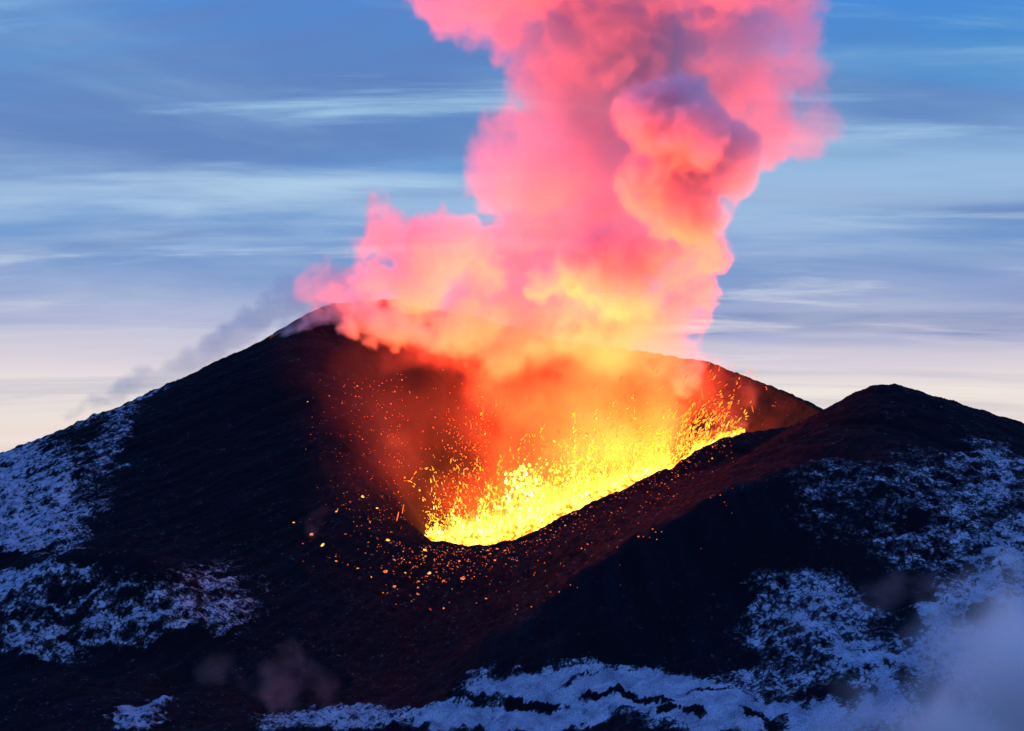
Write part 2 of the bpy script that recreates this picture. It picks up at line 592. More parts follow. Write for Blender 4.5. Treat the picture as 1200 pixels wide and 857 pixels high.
def build_field(o, name, lo, hi, n, mat, core=None):
    ng = bpy.data.node_groups.new(name + "_field", 'GeometryNodeTree')
    ng.interface.new_socket('Geometry', in_out='INPUT', socket_type='NodeSocketGeometry')
    ng.interface.new_socket('Geometry', in_out='OUTPUT', socket_type='NodeSocketGeometry')
    A, B = ng.nodes.new, ng.links.new
    gi, go = A('NodeGroupInput'), A('NodeGroupOutput')
    vc = A('GeometryNodeVolumeCube')
    vc.inputs['Min'].default_value = lo
    vc.inputs['Max'].default_value = hi
    for k, nm in enumerate(('Resolution X', 'Resolution Y', 'Resolution Z')):
        vc.inputs[nm].default_value = int(n[k])
    pos = A('GeometryNodeInputPosition')
    sp = A('ShaderNodeSeparateXYZ')
    B(pos.outputs[0], sp.inputs[0])

    def m(op, x, y):
        q = A('ShaderNodeMath')
        q.operation = op
        for i, v in enumerate((x, y)):
            if isinstance(v, (int, float)):
                q.inputs[i].default_value = v
            else:
                B(v, q.inputs[i])
        return q.outputs[0]
    ids = []
    for k in range(3):
        v = m('MULTIPLY', m('SUBTRACT', sp.outputs[k], float(lo[k])), float((n[k] - 1) / (hi[k] - lo[k])))
        q = A('FunctionNodeFloatToInt')
        q.rounding_mode = 'ROUND'
        B(v, q.inputs[0])
        ids.append(q.outputs[0])

    def im(op, x, y):
        q = A('FunctionNodeIntegerMath')
        q.operation = op
        for i, v in enumerate((x, y)):
            if isinstance(v, int):
                q.inputs[i].default_value = v
            else:
                B(v, q.inputs[i])
        return q.outputs[0]
    ii = im('ADD', im('MULTIPLY', im('ADD', im('MULTIPLY', ids[0], int(n[1])), ids[1]), int(n[2])), ids[2])
    na = A('GeometryNodeInputNamedAttribute')
    na.data_type = 'FLOAT'
    na.inputs[0].default_value = 'd'
    si = A('GeometryNodeSampleIndex')
    si.data_type = 'FLOAT'
    si.domain = 'POINT'
    B(gi.outputs[0], si.inputs[0])
    B(na.outputs[0], si.inputs[1])
    B(ii, si.inputs[2])
    B(si.outputs[0], vc.inputs['Density'])
    sm = A('GeometryNodeSetMaterial')
    sm.inputs['Material'].default_value = mat
    last = vc.outputs[0]
    if core:
        vm = A('GeometryNodeVolumeToMesh')
        vm.resolution_mode = 'VOXEL_SIZE'
        vm.inputs['Voxel Size'].default_value = core[1]
        vm.inputs['Threshold'].default_value = core[0]
        B(last, vm.inputs[0])
        ss = A('GeometryNodeSetShadeSmooth')
        B(vm.outputs[0], ss.inputs[0])
        last = ss.outputs[0]
    B(last, sm.inputs[0])
    last = sm.outputs[0]
    B(last, go.inputs[0])
    md = o.modifiers.new('smoke', 'NODES')
    md.node_group = ng


def smoke_mat(name, color, density, aniso=0.0):
    m, nt, out = new_mat(name)
    v = nt.nodes.new('ShaderNodeVolumePrincipled')
    v.inputs['Color'].default_value = (*color, 1)
    v.inputs['Density'].default_value = density
    v.inputs['Anisotropy'].default_value = aniso
    nt.links.new(v.outputs[0], out.inputs['Volume'])
    return m


def puffs_density(puffs, k=6.0, seed=1, warp=9.0, big=8.0, fine=3.0, edge=7.0, flat=1.0, fade=None):
    """puffs: (px, py, radius px, depth, density). Billows from a union of balls, torn by noise."""
    def fn(ax):
        shape = tuple(len(a) for a in ax)
        U = [up(None, [a / 34.0 for a in ax], seed + i) for i in range(3)]
        s = np.full(shape, -60.0, dtype=np.float32)
        wsum = np.full(shape, 1e-6, dtype=np.float32)
        dsum = np.zeros(shape, dtype=np.float32)
        for px, py, rp, Yd, den in puffs:
            c = W(px, py, Yd)
            r = rp * 0.0006 * Yd
            m = r + 45
            sl = []
            for a in range(3):
                i0 = np.searchsorted(ax[a], c[a] - m)
                i1 = np.searchsorted(ax[a], c[a] + m)
                sl.append(slice(max(0, i0), max(0, i1)))
            sl = tuple(sl)
            if any(q.stop <= q.start for q in sl):
                continue
            x = ax[0][sl[0]][:, None, None] + warp * U[0][sl] - c[0]
            y = ax[1][sl[1]][None, :, None] + warp * U[1][sl] - c[1]
            z = ax[2][sl[2]][None, None, :] + warp * U[2][sl] - c[2]
            d = r - np.sqrt(x * x + y * y * flat + z * z)
            old = s[sl]
            h = np.clip(0.5 + 0.5 * (d - old) / k, 0, 1)
            s[sl] = old * (1 - h) + d * h + k * h * (1 - h)
            wq = np.exp(np.clip(d / (0.35 * r), -8, 3))
            wsum[sl] += wq
            dsum[sl] += wq * den
        del U
        # cauliflower billows (ridged noise pushed inward) at falling sizes
        for size, amp, sd_ in ((28.0, big, 11), (14.0, big * 0.66, 12), (7.2, fine, 13), (3.8, fine * 0.5, 14)):
            if size < 2.2 * (ax[0][1] - ax[0][0]):
                continue
            g = up(None, [a / size for a in ax], seed + sd_)
            s += amp * (0.8 - 1.5 * np.abs(g))
            del g
        fn.core = np.clip((s * np.clip(dsum / wsum * 1.6, 0, 1) - 14.0) / 6.0, 0, 1)
        dens = np.clip(s / edge, 0, 1)
        dens = dens * dens * (3 - 2 * dens)
        g = up(None, [a / 18.0 for a in ax], seed + 40)
        if fade:
            z0, z1 = W(600, fade[0], 1050)[2], W(600, fade[1], 1050)[2]
            dens *= sstep(z0, z1, ax[2][None, None, :] + 16 * g).astype(np.float32)
        return dens * (dsum / wsum) * np.clip(1 + 0.30 * g, 0.25, 2)
    return fn


Yp = 1085
PLUME = [
    # the head, leaving the frame at the top
    (545, -5, 46, Yp, .5), (530, 5, 26, Yp, .5), (575, 62, 20, Yp, .3), (565, 75, 12, Yp, .3), (620, 30, 60, Yp + 10, .6), (700, -10, 95, Yp + 20, .7),
    (690, 60, 80, Yp, .7), (760, 120, 70, Yp, .7), (840, 80, 60, Yp, .6), (650, 60, 60, Yp, .6), (735, 170, 60, Yp - 10, .7), (620, -70, 90, Yp, .7), (760, -90, 120, Yp + 20, .7), (880, -60, 90, Yp + 10, .5),
    (740, 60, 85, Yp + 20, .7), (830, 30, 75, Yp + 20, .6), (905, 40, 50, Yp + 20, .16), (925, 90, 42, Yp + 20, .18),
    (945, 150, 32, Yp + 15, .22), (890, 150, 45, Yp + 20, .5), (900, 170, 22, Yp + 10, .7), (860, 110, 55, Yp + 25, .5),
    (640, 110, 55, Yp + 5, .4), (620, 160, 50, Yp, .3), (700, 140, 70, Yp + 15, .6), (595, 210, 45, Yp - 5, .28), (650, 220, 60, Yp + 10, .45),
    (720, 230, 65, Yp + 20, .6), (780, 200, 60, Yp + 20, .6),
    # the near rounded head
    (800, 158, 54, Yp - 118, 1.6), (785, 140, 42, Yp - 115, 1.6), (840, 175, 46, Yp - 118, 1.6), (825, 185, 46, Yp - 120, 1.7), (856, 203, 27, Yp - 125, 1.8), (795, 210, 40, Yp - 125, 1.8), (806, 240, 32, Yp - 115, 1.8), (770, 185, 34, Yp - 105, 1.5), (820, 268, 24, Yp - 100, 1.2),
    # bright clouds over the vent
    (830, 285, 28, Yp - 75, 1.4), (815, 262, 26, Yp - 95, 1.5), (780, 300, 46, Yp - 60, 1.3), (740, 310, 40, Yp - 65, 1.5), (695, 330, 40, Yp - 75, 1.7), (650, 335, 30, Yp - 80, 1.8),
    (745, 345, 42, Yp - 70, 1.3), (800, 345, 36, Yp - 55, .9), (735, 385, 34, Yp - 65, .9), (780, 385, 34, Yp - 60, .6), (690, 385, 34, Yp - 65, .7), (740, 415, 44, Yp - 60, .45), (690, 425, 40, Yp - 60, .5), (790, 415, 30, Yp - 55, .3),
    (650, 290, 52, Yp + 5, .6), (600, 300, 58, Yp, .5), (620, 360, 62, Yp + 5, .5), (690, 270, 50, Yp, .6),
    # the left lobe over the summit
    (550, 308, 48, Yp - 40, .6), (500, 302, 50, Yp - 55, .95), (448, 276, 34, Yp - 45, .9), (530, 282, 30, Yp - 40, .7), (395, 345, 30, Yp - 20, .25), (370, 338, 22, Yp, .18), (345, 345, 16, Yp + 20, .12), (440, 330, 34, Yp - 35, .7), (480, 345, 46, Yp - 50, .8),
    (540, 370, 46, Yp, .6), (420, 350, 28, Yp + 25, .4), (395, 330, 22, Yp + 50, .20), (370, 318, 16, Yp + 60, .14), (585, 410, 40, Yp - 10, .5),
    (520, 405, 28, Yp - 10, .6), (470, 392, 26, Yp + 10, .7), (590, 370, 50, Yp - 30, .6), (640, 380, 50, Yp - 40, .5),
    (600, 405, 40, Yp - 25, .5), (550, 385, 42, Yp - 20, .55), (660, 405, 42, Yp - 35, .5), (430, 365, 26, Yp + 10, .9), (500, 375, 34, Yp - 10, .6),
    (450, 385, 22, Yp, .8), (700, 400, 40, Yp - 50, .7), (640, 430, 34, Yp - 60, .35), (585, 430, 26, Yp - 55, .35), (535, 418, 18, Yp - 40, .4),
]
FUME = []
for px, py, r, e in [(322, 392, 8, .7), (338, 388, 12, .9), (355, 384, 15, 1.0), (372, 378, 17, 1.0), (392, 374, 20, 1.0), (405, 388, 16, .9), (420, 378, 22, .9), (440, 385, 20, .9),
                     (462, 390, 20, .8), (485, 398, 18, .7), (508, 406, 16, .6), (528, 416, 13, .5), (545, 428, 9, .4), (430, 402, 12, .6), (455, 408, 10, .5), (405, 360, 14, .5), (430, 362, 16, .6)]:
    FUME.append((px, py, r, hit(px, max(py, 366))[1] - 5, e))
GAS = [
    (445, 372, 20, 1120, 12), (480, 372, 26, 1130, 12), (520, 378, 28, 1140, 12), (560, 388, 28, 1145, 12), (600, 396, 28, 1145, 12), (640, 402, 26, 1145, 12), (680, 404, 26, 1145, 12), (715, 408, 20, 1145, 9),
    (510, 392, 22, 1110, 6), (555, 400, 22, 1110, 6), (610, 410, 24, 1110, 6), (670, 414, 24, 1110, 6),
    (460, 400, 34, 1060, .6), (500, 405, 38, 1050, .9), (545, 400, 42, 1060, 2.2), (600, 400, 46, 1060, 2.6), (660, 395, 46, 1055, 2.8), (720, 400, 42, 1050, 2.6), (770, 400, 34, 1050, 1.8), (620, 430, 46, 1040, 1.8), (570, 440, 34, 1035, 1.0),
    (470, 480, 85, 985, .06), (430, 460, 90, 955, .055), (425, 545, 70, 915, .08), (380, 430, 60, 1000, .03), (520, 470, 60, 990, .12), (450, 560, 50, 945, .15), (560, 500, 50, 985, .16), (880, 480, 30, 1030, .3),
    (620, 450, 55, 1030, .9), (680, 440, 60, 1025, 1.3), (740, 450, 60, 1015, 1.7), (790, 460, 45, 1020, 1.5), (740, 480, 50, 1000, 1.4), (700, 470, 50, 1000, 1.2), (640, 510, 60, 1000, .6), (700, 510, 70, 1000, .8),
    (760, 505, 60, 1000, .7), (820, 490, 40, 1005, .6), (850, 500, 26, 1000, .5), (590, 560, 50, 985, .4), (560, 600, 50, 965, .5), (530, 590, 40, 965, .3), (640, 570, 60, 965, .6),
    (700, 550, 60, 970, .7), (770, 530, 45, 975, .7), (720, 420, 50, 1010, .9), (780, 420, 36, 1010, .8), (600, 440, 50, 1030, .5), (830, 440, 18, 1080, .5), (820, 470, 20, 1050, .4),
]
VOX = 1.7
PLUME = [(a, b_, c, (d + 34 if e < 1 and a > 560 else d) - 0.30 * max(0, 330 - b_), min(e, 1.9)) for a, b_, c, d, e in PLUME]
_q = np.random.default_rng(5)
for a, b_, c, d, e in list(PLUME):
    if e >= 0.6:
        for _ in range(3 if e >= 1 else 1):      # cauliflower buds
            u = _q.normal(0, 1, 3)
            u /= np.linalg.norm(u)
            u[1] = -abs(u[1])
            rr_ = c * _q.uniform(0.25, 0.45)
            PLUME.append((a + u[0] * c * 0.9, b_ + u[2] * c * 0.85, rr_, d + u[1] * c * 0.6, e))
sm_plume = smoke_mat("plume_smoke", (0.98, 0.80, 0.90), 0.049, 0.0)
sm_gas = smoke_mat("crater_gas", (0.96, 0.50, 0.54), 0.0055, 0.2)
sm_fume = smoke_mat("rim_steam", (0.95, 0.93, 0.97), 0.075, 0.1)


def bounds(puffs, pad=14, top=None):
    p = np.array([W(a, b, c_) for a, b, _, c_, _ in puffs])
    r = np.array([q[2] * 0.0006 * q[3] for q in puffs])[:, None]
    lo, hi = (p - r).min(0) - pad, (p + r).max(0) + pad
    if top:
        hi[2] = min(hi[2], top)
    return lo, hi


lo, hi = bounds(PLUME, top=W(600, -70, 1050)[2])
o = smoke_volume("smoke_plume", lo, hi, VOX, puffs_density(PLUME, seed=21, big=6.5, fine=4.6, edge=9, k=5, fade=(455, 385)), sm_plume)
tag(o, 'huge pink and yellow smoke column rising out of the crater into the sky', 'smoke plume')
lo, hi = bounds(FUME)
o = smoke_volume("steam_cloud", lo, hi, 1.3, puffs_density(FUME, seed=60, warp=4, big=4.0, fine=2.2, edge=5, k=4), sm_fume)
tag(o, 'low lilac steam drifting over the crater rim under the summit', 'steam')
lo, hi = bounds(GAS)
o = smoke_volume("glowing_gas", lo, hi, 2.5, puffs_density(GAS, seed=90, warp=14, big=9, fine=5, edge=22, k=12), sm_gas)
tag(o, 'thin red lit gas filling the crater just above the lava', 'volcanic gas', kind='stuff')

FRINGE = []
for px in range(505, 880, 14):
    q = np.interp(px, [505, 560, 640, 740, 880], [12, 22, 22, 18, 10])
    FRINGE.append((px, np.interp(px, [495, 550, 620, 690, 740, 815, 880], [626, 637, 625, 588, 566, 527, 500]) - q * 0.6 + 6, q, np.interp(px, [495, 640, 880], [945, 975, 1010]), 0.6 + 0.4 * rng.random()))
lo, hi = bounds(FRINGE)
o = smoke_volume("lava_fume", lo, hi, 1.3, puffs_density(FRINGE, seed=130, warp=6, big=5, fine=3, edge=14, k=8), smoke_mat("lava_fume", (0.97, 0.88, 0.80), 0.05, 0.2))
tag(o, 'blinding yellow fume clinging to the lava right behind the crater lip', 'volcanic gas', kind='stuff')

# ---------------------------------------------------------------- haze
def haze():
    m = smoke_mat("haze", (0.62, 0.66, 0.95), 0.00022, 0.0)
    x0, x1, y0, y1, z0, z1 = -30500, 30500, -30500, 30500, -200, 470
    v = [(x, y, z) for z in (z0, z1) for y in (y0, y1) for x in (x0, x1)]
    f = [(0, 2, 3, 1), (4, 5, 7, 6), (0, 1, 5, 4), (2, 6, 7, 3), (0, 4, 6, 2), (1, 3, 7, 5)]
    tag(obj("haze", mesh_from("haze", v, f, m, False)), kind='stuff', label='thin dusk haze over the whole volcano', cat='haze')


# ---------------------------------------------------------------- lava
def glow_mat(name, lo_c, hi_c, s_lo, s_hi, scale, attr=False):
    m, nt, out = new_mat(name)
    em = nt.nodes.new('ShaderNodeEmission')
    g = nt.nodes.new('ShaderNodeNewGeometry')
    f = noise(nt, g.outputs['Position'], scale, 4, 0.6)
    if attr:
        a = nt.nodes.new('ShaderNodeAttribute')
        a.attribute_name = 'lava_temp'
        f2 = math_node(nt, 'ADD', a.outputs['Fac'], math_node(nt, 'MULTIPLY', math_node(nt, 'SUBTRACT', f, 0.5), 0.35), clamp=True)
        r = ramp(nt, [(0.0, (0.5, 0.03, 0.01)), (0.2, (1.0, 0.11, 0.03)), (0.45, (1.0, 0.24, 0.03)), (0.7, (1.0, 0.50, 0.03)), (0.9, (1.0, 0.80, 0.10)), (1.0, (1.0, 0.92, 0.45))])
        nt.links.new(f2, r.inputs[0])
        st = math_node(nt, 'MULTIPLY_ADD', f2, s_hi - s_lo, s_lo)
        nt.links.new(r.outputs[0], em.inputs[0])
        nt.links.new(st, em.inputs[1])
    else:
        f = smooth(nt, f, 0.35, 0.62)
        nt.links.new(mixc(nt, f, lo_c, hi_c), em.inputs[0])
        nt.links.new(math_node(nt, 'MULTIPLY_ADD', f, s_hi - s_lo, s_lo), em.inputs[1])
    nt.links.new(em.outputs[0], out.inputs[0])
    m.cycles.emission_sampling = 'NONE'
    return m


_ico = None


def ico(level=1):
    import bmesh
    bm = bmesh.new()
    bmesh.ops.create_icosphere(bm, subdivisions=level, radius=1.0)
    bm.verts.ensure_lookup_table()
    v = np.array([p.co[:] for p in bm.verts])
    f = np.array([[q.index for q in fc.verts] for fc in bm.faces])
    bm.free()
    return v, f


def clots(name, pts, mat, level=1, jag=0.35):
    """Many clots as one mesh: pts rows = (x, y, z, width, length, dir x, dir z, heat)."""
    v0, f0 = ico(level)
    pts = np.asarray(pts, float)
    n, nv = len(pts), len(v0)
    jit = 1 + jag * (rng.random((n, nv, 1)) - 0.5) * 2
    v = v0[None] * jit
    wd, ln = 0.8 * pts[:, 3][:, None], 0.85 * pts[:, 4][:, None]
    u = np.stack([pts[:, 5], np.zeros(n), pts[:, 6]], -1)
    u /= np.linalg.norm(u, axis=1, keepdims=True)
    t = np.stack([u[:, 2], np.zeros(n), -u[:, 0]], -1)
    co = (pts[:, None, :3] + v[:, :, 0:1] * wd[:, :, None] * t[:, None] + v[:, :, 2:3] * ln[:, :, None] * u[:, None])
    co[:, :, 1] += v[:, :, 1] * wd
    f = (f0[None] + (np.arange(n) * nv)[:, None, None]).reshape(-1, 3)
    me = mesh_from(name, co.reshape(-1, 3), f, mat, False)
    a = me.attributes.new('lava_temp', 'FLOAT', 'POINT')
    a.data.foreach_set('value', np.repeat(pts[:, 7], nv).astype(np.float32))
    return me


LIP = [(495, 626), (520, 634), (550, 637), (580, 635), (620, 625), (655, 606), (690, 588), (740, 566), (790, 545), (815, 527), (850, 508), (880, 500)]
LX, LY = [p[0] for p in LIP], [p[1] for p in LIP]
lip = lambda px: float(np.interp(px, LX, LY))


def depth_at(px):
    return float(np.interp(px, [495, 550, 640, 740, 815, 880], [930, 935, 950, 965, 985, 1005]))


spat = glow_mat("spatter_glow", None, None, 0.8, 2.6, 0.9, attr=True)
rows = []


def add_clot(px, py, Yd, w_, l_, dx, dz, heat):
    p = W(px, py, Yd)
    rows.append((*p, w_, l_, dx, dz, heat))


# the dense fringe of molten spatter behind the lip
for _ in range(6500):
    px = rng.uniform(497, 872)
    amp = np.interp(px, [495, 520, 560, 640, 700, 800, 872], [18, 46, 74, 66, 48, 26, 6])
    amp *= 0.45 + 1.5 * max(0.0, float(perlin(np.array(px / 13.0), np.array(0.3), 5)) + 0.25)
    u = rng.exponential(0.38)
    if u > 2.4:
        continue
    py = lip(px) + 6 - u * amp
    Yd = depth_at(px) + rng.uniform(-8, 45)
    heat = np.clip(0.92 - 0.24 * u - np.interp(px, [700, 870], [0, 0.16]) + rng.normal(0, 0.10), 0.38, 1)
    s = (0.16 + 0.75 * rng.random() ** 2.5) * (1.25 if u < 0.5 else 0.8)
    lean = np.interp(px, [500, 620, 860], [-0.25, 0.1, 0.9]) + rng.normal(0, 0.35)
    add_clot(px, py, Yd, s, s * rng.uniform(1.2, 3.6), lean, 1.0, heat)
# the lumpy jet
for _ in range(230):
    t = rng.random()
    px, py = 612 + 22 * (1 - t) * rng.normal() + rng.normal(0, 6), 548 + 60 * (1 - t) + rng.normal(0, 7)
    add_clot(px, py, 948 + rng.uniform(-6, 6), *(lambda s: (s, s * rng.uniform(1, 1.6)))(rng.uniform(0.6, 1.7)), rng.normal(0, .4), 1, rng.uniform(0.75, 0.98))
for _ in range(500):
    px = 655 + rng.normal(0, 34)
    py = 575 - abs(rng.normal(0, 22)) + (655 - px) * 0.25 + 12
    add_clot(px, py, 950 + rng.uniform(-10, 20), *(lambda s: (s, s * rng.uniform(1, 2.2)))(rng.uniform(0.4, 1.1)), rng.normal(0.5, .8), 1, rng.uniform(0.6, 0.92))
# embers in the dark ash on the left
for _ in range(380):
    px = 556 + rng.normal(0, 24)
    py = rng.uniform(465, 612) + rng.normal(0, 6)
    px += (540 - py) * 0.18
    add_clot(px, py, 955 + rng.uniform(-20, 20), *(lambda s: (s, s * rng.uniform(1, 2)))(rng.uniform(0.2, 0.5)), rng.normal(-.3, .6), 1, np.clip(0.36 + (py - 520) / 420 + rng.normal(0, .13), .1, .9))
# scattered sparks round the vent
for _ in range(330):
    px = rng.uniform(415, 560) + rng.normal(0, 12)
    py = rng.triangular(425, 590, 650)
    if rng.random() > np.interp(px, [400, 470, 540], [0.12, 0.5, 1.0]):
        continue
    hp = hit(px, py)
    add_clot(px, py, min(hp[1] - 4, 970 + rng.uniform(-15, 30)), *(lambda s: (s, s * rng.uniform(1, 1.8)))(0.14 + 0.4 * rng.random() ** 3), rng.normal(-.3, .6), 1, np.clip(rng.normal(0.38, .13), .15, .85))
# long ribbons flung up and to the right
for _ in range(620):
    px = rng.triangular(600, 790, 885)
    h_ = rng.exponential(34)
    py = lip(px) - 8 - h_
    if py < 425:
        continue
    ang = math.radians(rng.normal(np.interp(px, [600, 880], [78, 48]), 11))
    s = rng.uniform(0.16, 0.42)
    add_clot(px, py, depth_at(px) + rng.uniform(0, 45), s, s * rng.uniform(3.0, 9.0), math.cos(ang), math.sin(ang), np.clip(0.70 - h_ / 240 + rng.normal(0, .08), .3, .9))
# jets of clots on falling arcs
for _ in range(130):
    px0 = rng.uniform(510, 850)
    vx = rng.normal(np.interp(px0, [510, 640, 850], [-14, 4, 22]), 11)
    hgt = (25 + 100 * rng.random() ** 1.6) * np.interp(px0, [510, 620, 850], [.8, 1.0, .7])
    n_ = int(rng.integers(10, 26))
    Y0 = depth_at(px0) + rng.uniform(0, 30)
    t1 = rng.uniform(0.6, 1.7)
    for k in range(n_):
        t = t1 * (0.12 + 0.88 * k / n_) + rng.normal(0, .02)
        px, py = px0 + vx * t * 1.4 + rng.normal(0, 1.2), lip(px0) - hgt * (2 * t - t * t) + rng.normal(0, 1.2)
        s = rng.uniform(0.15, 0.5)
        add_clot(px, py, Y0, s, s * rng.uniform(1.5, 4.0), vx * 1.4, 2 * hgt * (1 - t) + .01, np.clip(0.88 - 0.28 * t - np.interp(px0, [700, 870], [0, 0.15]) + rng.normal(0, .06), .3, 1))
# hanging threads over the vent
for px, py, ln in ((581, 473, 6), (566, 482, 6), (823, 462, 5.0), (472, 598, 6.5), (466, 606, 5), (882, 480, 3), (700, 455, 4), (552, 500, 3)):
    add_clot(px, py, min(hit(px, py)[1] - 6, 1000), 0.42, ln, -0.22 if px > 700 else 0.2 if px < 500 else 0.02, 1, 0.36)
spatter = tag(obj("lava_spatter", clots("lava_spatter", rows, spat, 1)), kind='stuff', label='fountain of flying yellow and orange lava spatter behind the crater lip', cat='lava spatter')

# the lava itself: a lake with a heaving wall of molten spatter along the near side of the vent
lake_mat = glow_mat("molten_lava", (1.0, 0.26, 0.012), (1.0, 0.66, 0.07), 1.3, 4.5, 0.30)
xs_, ts_ = np.linspace(496, 866, 190), np.linspace(0, 1, 26)
V = []
for i, px in enumerate(xs_):
    endf = sstep(0, 30, px - 496) * sstep(0, 40, 866 - px)
    top = 4 + endf * (7 + 11 * max(0, float(perlin(np.array(px / 11.0), np.array(3.3), 71)) + 0.3) + 5 * float(perlin(np.array(px / 4.0), np.array(1.3), 72)))
    top *= np.interp(px, [496, 560, 680, 780, 866], [0.8, 1.15, 1.0, 0.3, -0.9])
    top += endf * 15 * max(0, float(perlin(np.array(px / 7.0), np.array(8.3), 75)) + 0.1) ** 1.3 * np.interp(px, [540, 600, 700, 780], [1, 1.4, .8, .1])
    for t in ts_:
        prof = math.sin(t * math.pi) ** 0.8
        Yd = depth_at(px) - 12 + 20 * (t - 0.5) * (1.2 + 0.2 * math.sin(px / 9))
        base_p = W(px, lip(px) + 26, Yd)
        z = base_p[2] + prof * (22 + top * 0.85) * 0.0006 * Yd + 1.2 * float(perlin(np.array(px / 3.1), np.array(t * 9), 73)) * prof
        V.append((base_p[0], Yd, z))
nx_, nt_ = len(xs_), len(ts_)
ii = np.arange(nx_ * nt_).reshape(nx_, nt_)
Ff = np.stack([ii[:-1, :-1], ii[:-1, 1:], ii[1:, 1:], ii[1:, :-1]], -1).reshape(-1, 4)
lav = tag(obj("lava_fountain", mesh_from("lava_fountain", V, Ff, lake_mat)), 'blazing yellow lava wall welling up behind the low dark crater lip', 'lava')

# ---------------------------------------------------------------- lava bombs lying on the slopes
bomb_mats = [glow_mat("ember_dull", (0.16, 0.01, 0.006), (0.9, 0.09, 0.03), 0.7, 1.3, 0.8),
             glow_mat("ember_red", (0.6, 0.05, 0.015), (1.0, 0.30, 0.10), 0.9, 1.6, 0.9),
             glow_mat("ember_yellow", (1.0, 0.22, 0.03), (1.0, 0.62, 0.12), 1.0, 1.8, 0.9)]
v0, f0 = ico(2)
bomb_meshes = {}
for mi in range(3):
    for k in range(5):
        v = v0 * (1 + 0.55 * (fbm(v0[:, 0:1] * 1.1 + k * 9 + 50, v0[:, 1:2] * 1.1 + v0[:, 2:3] * 1.3 + 40, 3, 200 + k)))
        v = v * np.array([1.25, 1.0, 0.62])
        bomb_meshes[mi, k] = mesh_from("lava_bomb", v, f0, bomb_mats[mi])


def bomb(px, py, size, mi, label, group=None):
    p = hit(px, py)
    o = obj("lava_bomb", bomb_meshes[mi, int(rng.integers(5))])
    z = float(H(np.array([p[0]]), np.array([p[1]]))[0])
    o.location = (p[0], p[1], z + size * 0.15)
    size *= 0.66
    o.scale = (size, size, size)
    o.rotation_euler = (rng.normal(0, .4), rng.normal(0, .4), rng.uniform(0, 6.28))
    tag(o, label, 'lava bomb', group)


for px, py, s, mi, lab in [
    (378, 645, 1.9, 2, 'brightest orange lava bomb alone on the dark slope below the wisp of smoke'),
    (365, 631, 1.6, 1, 'red and yellow lava bomb just above the brightest bomb on the left slope'),
    (344, 617, 0.9, 2, 'pale yellow lava bomb farthest out on the dark left slope'),
    (394, 603, 1.1, 2, 'yellow lava bomb on the slope midway between the farthest bomb and the vent'),
    (425, 584, 1.4, 2, 'round yellow lava bomb on the slope above and left of the crater lip'),
    (442, 596, 1.1, 2, 'orange yellow lava bomb just right of the round one above the lip'),
    (455, 636, 1.9, 2, 'yellow lava bomb under the thin dark plume at the left end of the lip'),
    (394, 660, 1.1, 1, 'orange lava bomb lowest of the arc on the left slope'),
    (451, 672, 1.9, 1, 'large red lava bomb left of the cluster under the crater lip'),
    (542, 680, 2.2, 1, 'large orange lava bomb lying lowest below the middle of the lip'),
    (503, 672, 1.8, 2, 'long yellow lava bomb in the cluster under the crater lip'),
    (474, 561, 1.3, 2, 'yellow lava bomb highest above the left end of the lip'),
    (498, 646, 1.7, 2, 'bright yellow lava bomb just under the left end of the molten fringe'),
    (490, 694, 1.5, 1, 'red lava bomb at the bottom of the cluster under the lip'),
    (462, 690, 1.4, 1, 'elongated orange lava bomb at the lower left of the cluster'),
]:
    bomb(px, py, s, mi, lab)


def scatter(n, fn, label, group, lo_s, hi_s, pm):
    for _ in range(n):
        px, py = fn()
        mi = 0 if rng.random() > pm else (1 if rng.random() < 0.8 else 2)
        bomb(px, py, lo_s + (hi_s - lo_s) * rng.random() ** 2.2, mi, label, group)


def f_under():
    px = rng.normal(512, 52)
    return px, max(lip(px) + 5 if px > 495 else 636, 640) + abs(rng.normal(0, 27))


def f_front():
    px = rng.uniform(590, 860)
    return px, lip(px) + 4 + rng.exponential(24)


def f_left():
    px = rng.triangular(345, 470, 475)
    return px, rng.uniform(440, 640)


def f_right():
    return rng.uniform(868, 935), rng.uniform(468, 500)


scatter(96, f_under, 'small glowing lava clot in the dense cluster just below the crater lip', 'glowing clots clustered below the crater lip', .3, 1.2, .6)
scatter(88, f_front, 'small red lava clot strewn on the dark slope right of the lip', 'red clots strewn down the slope right of the lip', .3, 1.0, .5)
scatter(62, f_left, 'small red ember on the dark slope left of the vent', 'embers scattered over the slope left of the vent', .3, .75, .55)
scatter(14, f_right, 'tiny red ember on the right crater wall above the dark ridge', 'embers on the right crater wall', .35, .8, .6)
scatter(7, lambda: (rng.uniform(306, 320), rng.uniform(392, 400)), 'tiny orange ember beside the lilac steam at the summit', 'embers beside the summit steam', .5, .9, .8)
scatter(9, lambda: (rng.uniform(402, 430), rng.uniform(452, 470)), 'red ember in the small upper group beneath the steam cloud', 'small upper group of embers beneath the steam', .5, 1.0, .8)

# the finest embers, past counting
rows = []
for _ in range(900):
    k = rng.random()
    px, py = f_under() if k < .34 else f_front() if k < .62 else f_left()
    if k >= .62 and rng.random() > np.interp(px, [345, 475], [.15, 1]):
        continue
    p = hit(px, py)
    s = rng.uniform(0.10, 0.30)
    rows.append((p[0], p[1], float(H(p[0:1], p[1:2])[0]) + s * .5, s, s * rng.uniform(1, 2), rng.normal(0, 1), .4, np.clip(rng.normal(.34, .12), .1, .75)))
tag(obj("ember_dust", clots("ember_dust", rows, spat, 1)), kind='stuff', label='countless tiny red sparks sprinkled over the dark slopes round the crater lip', cat='embers')

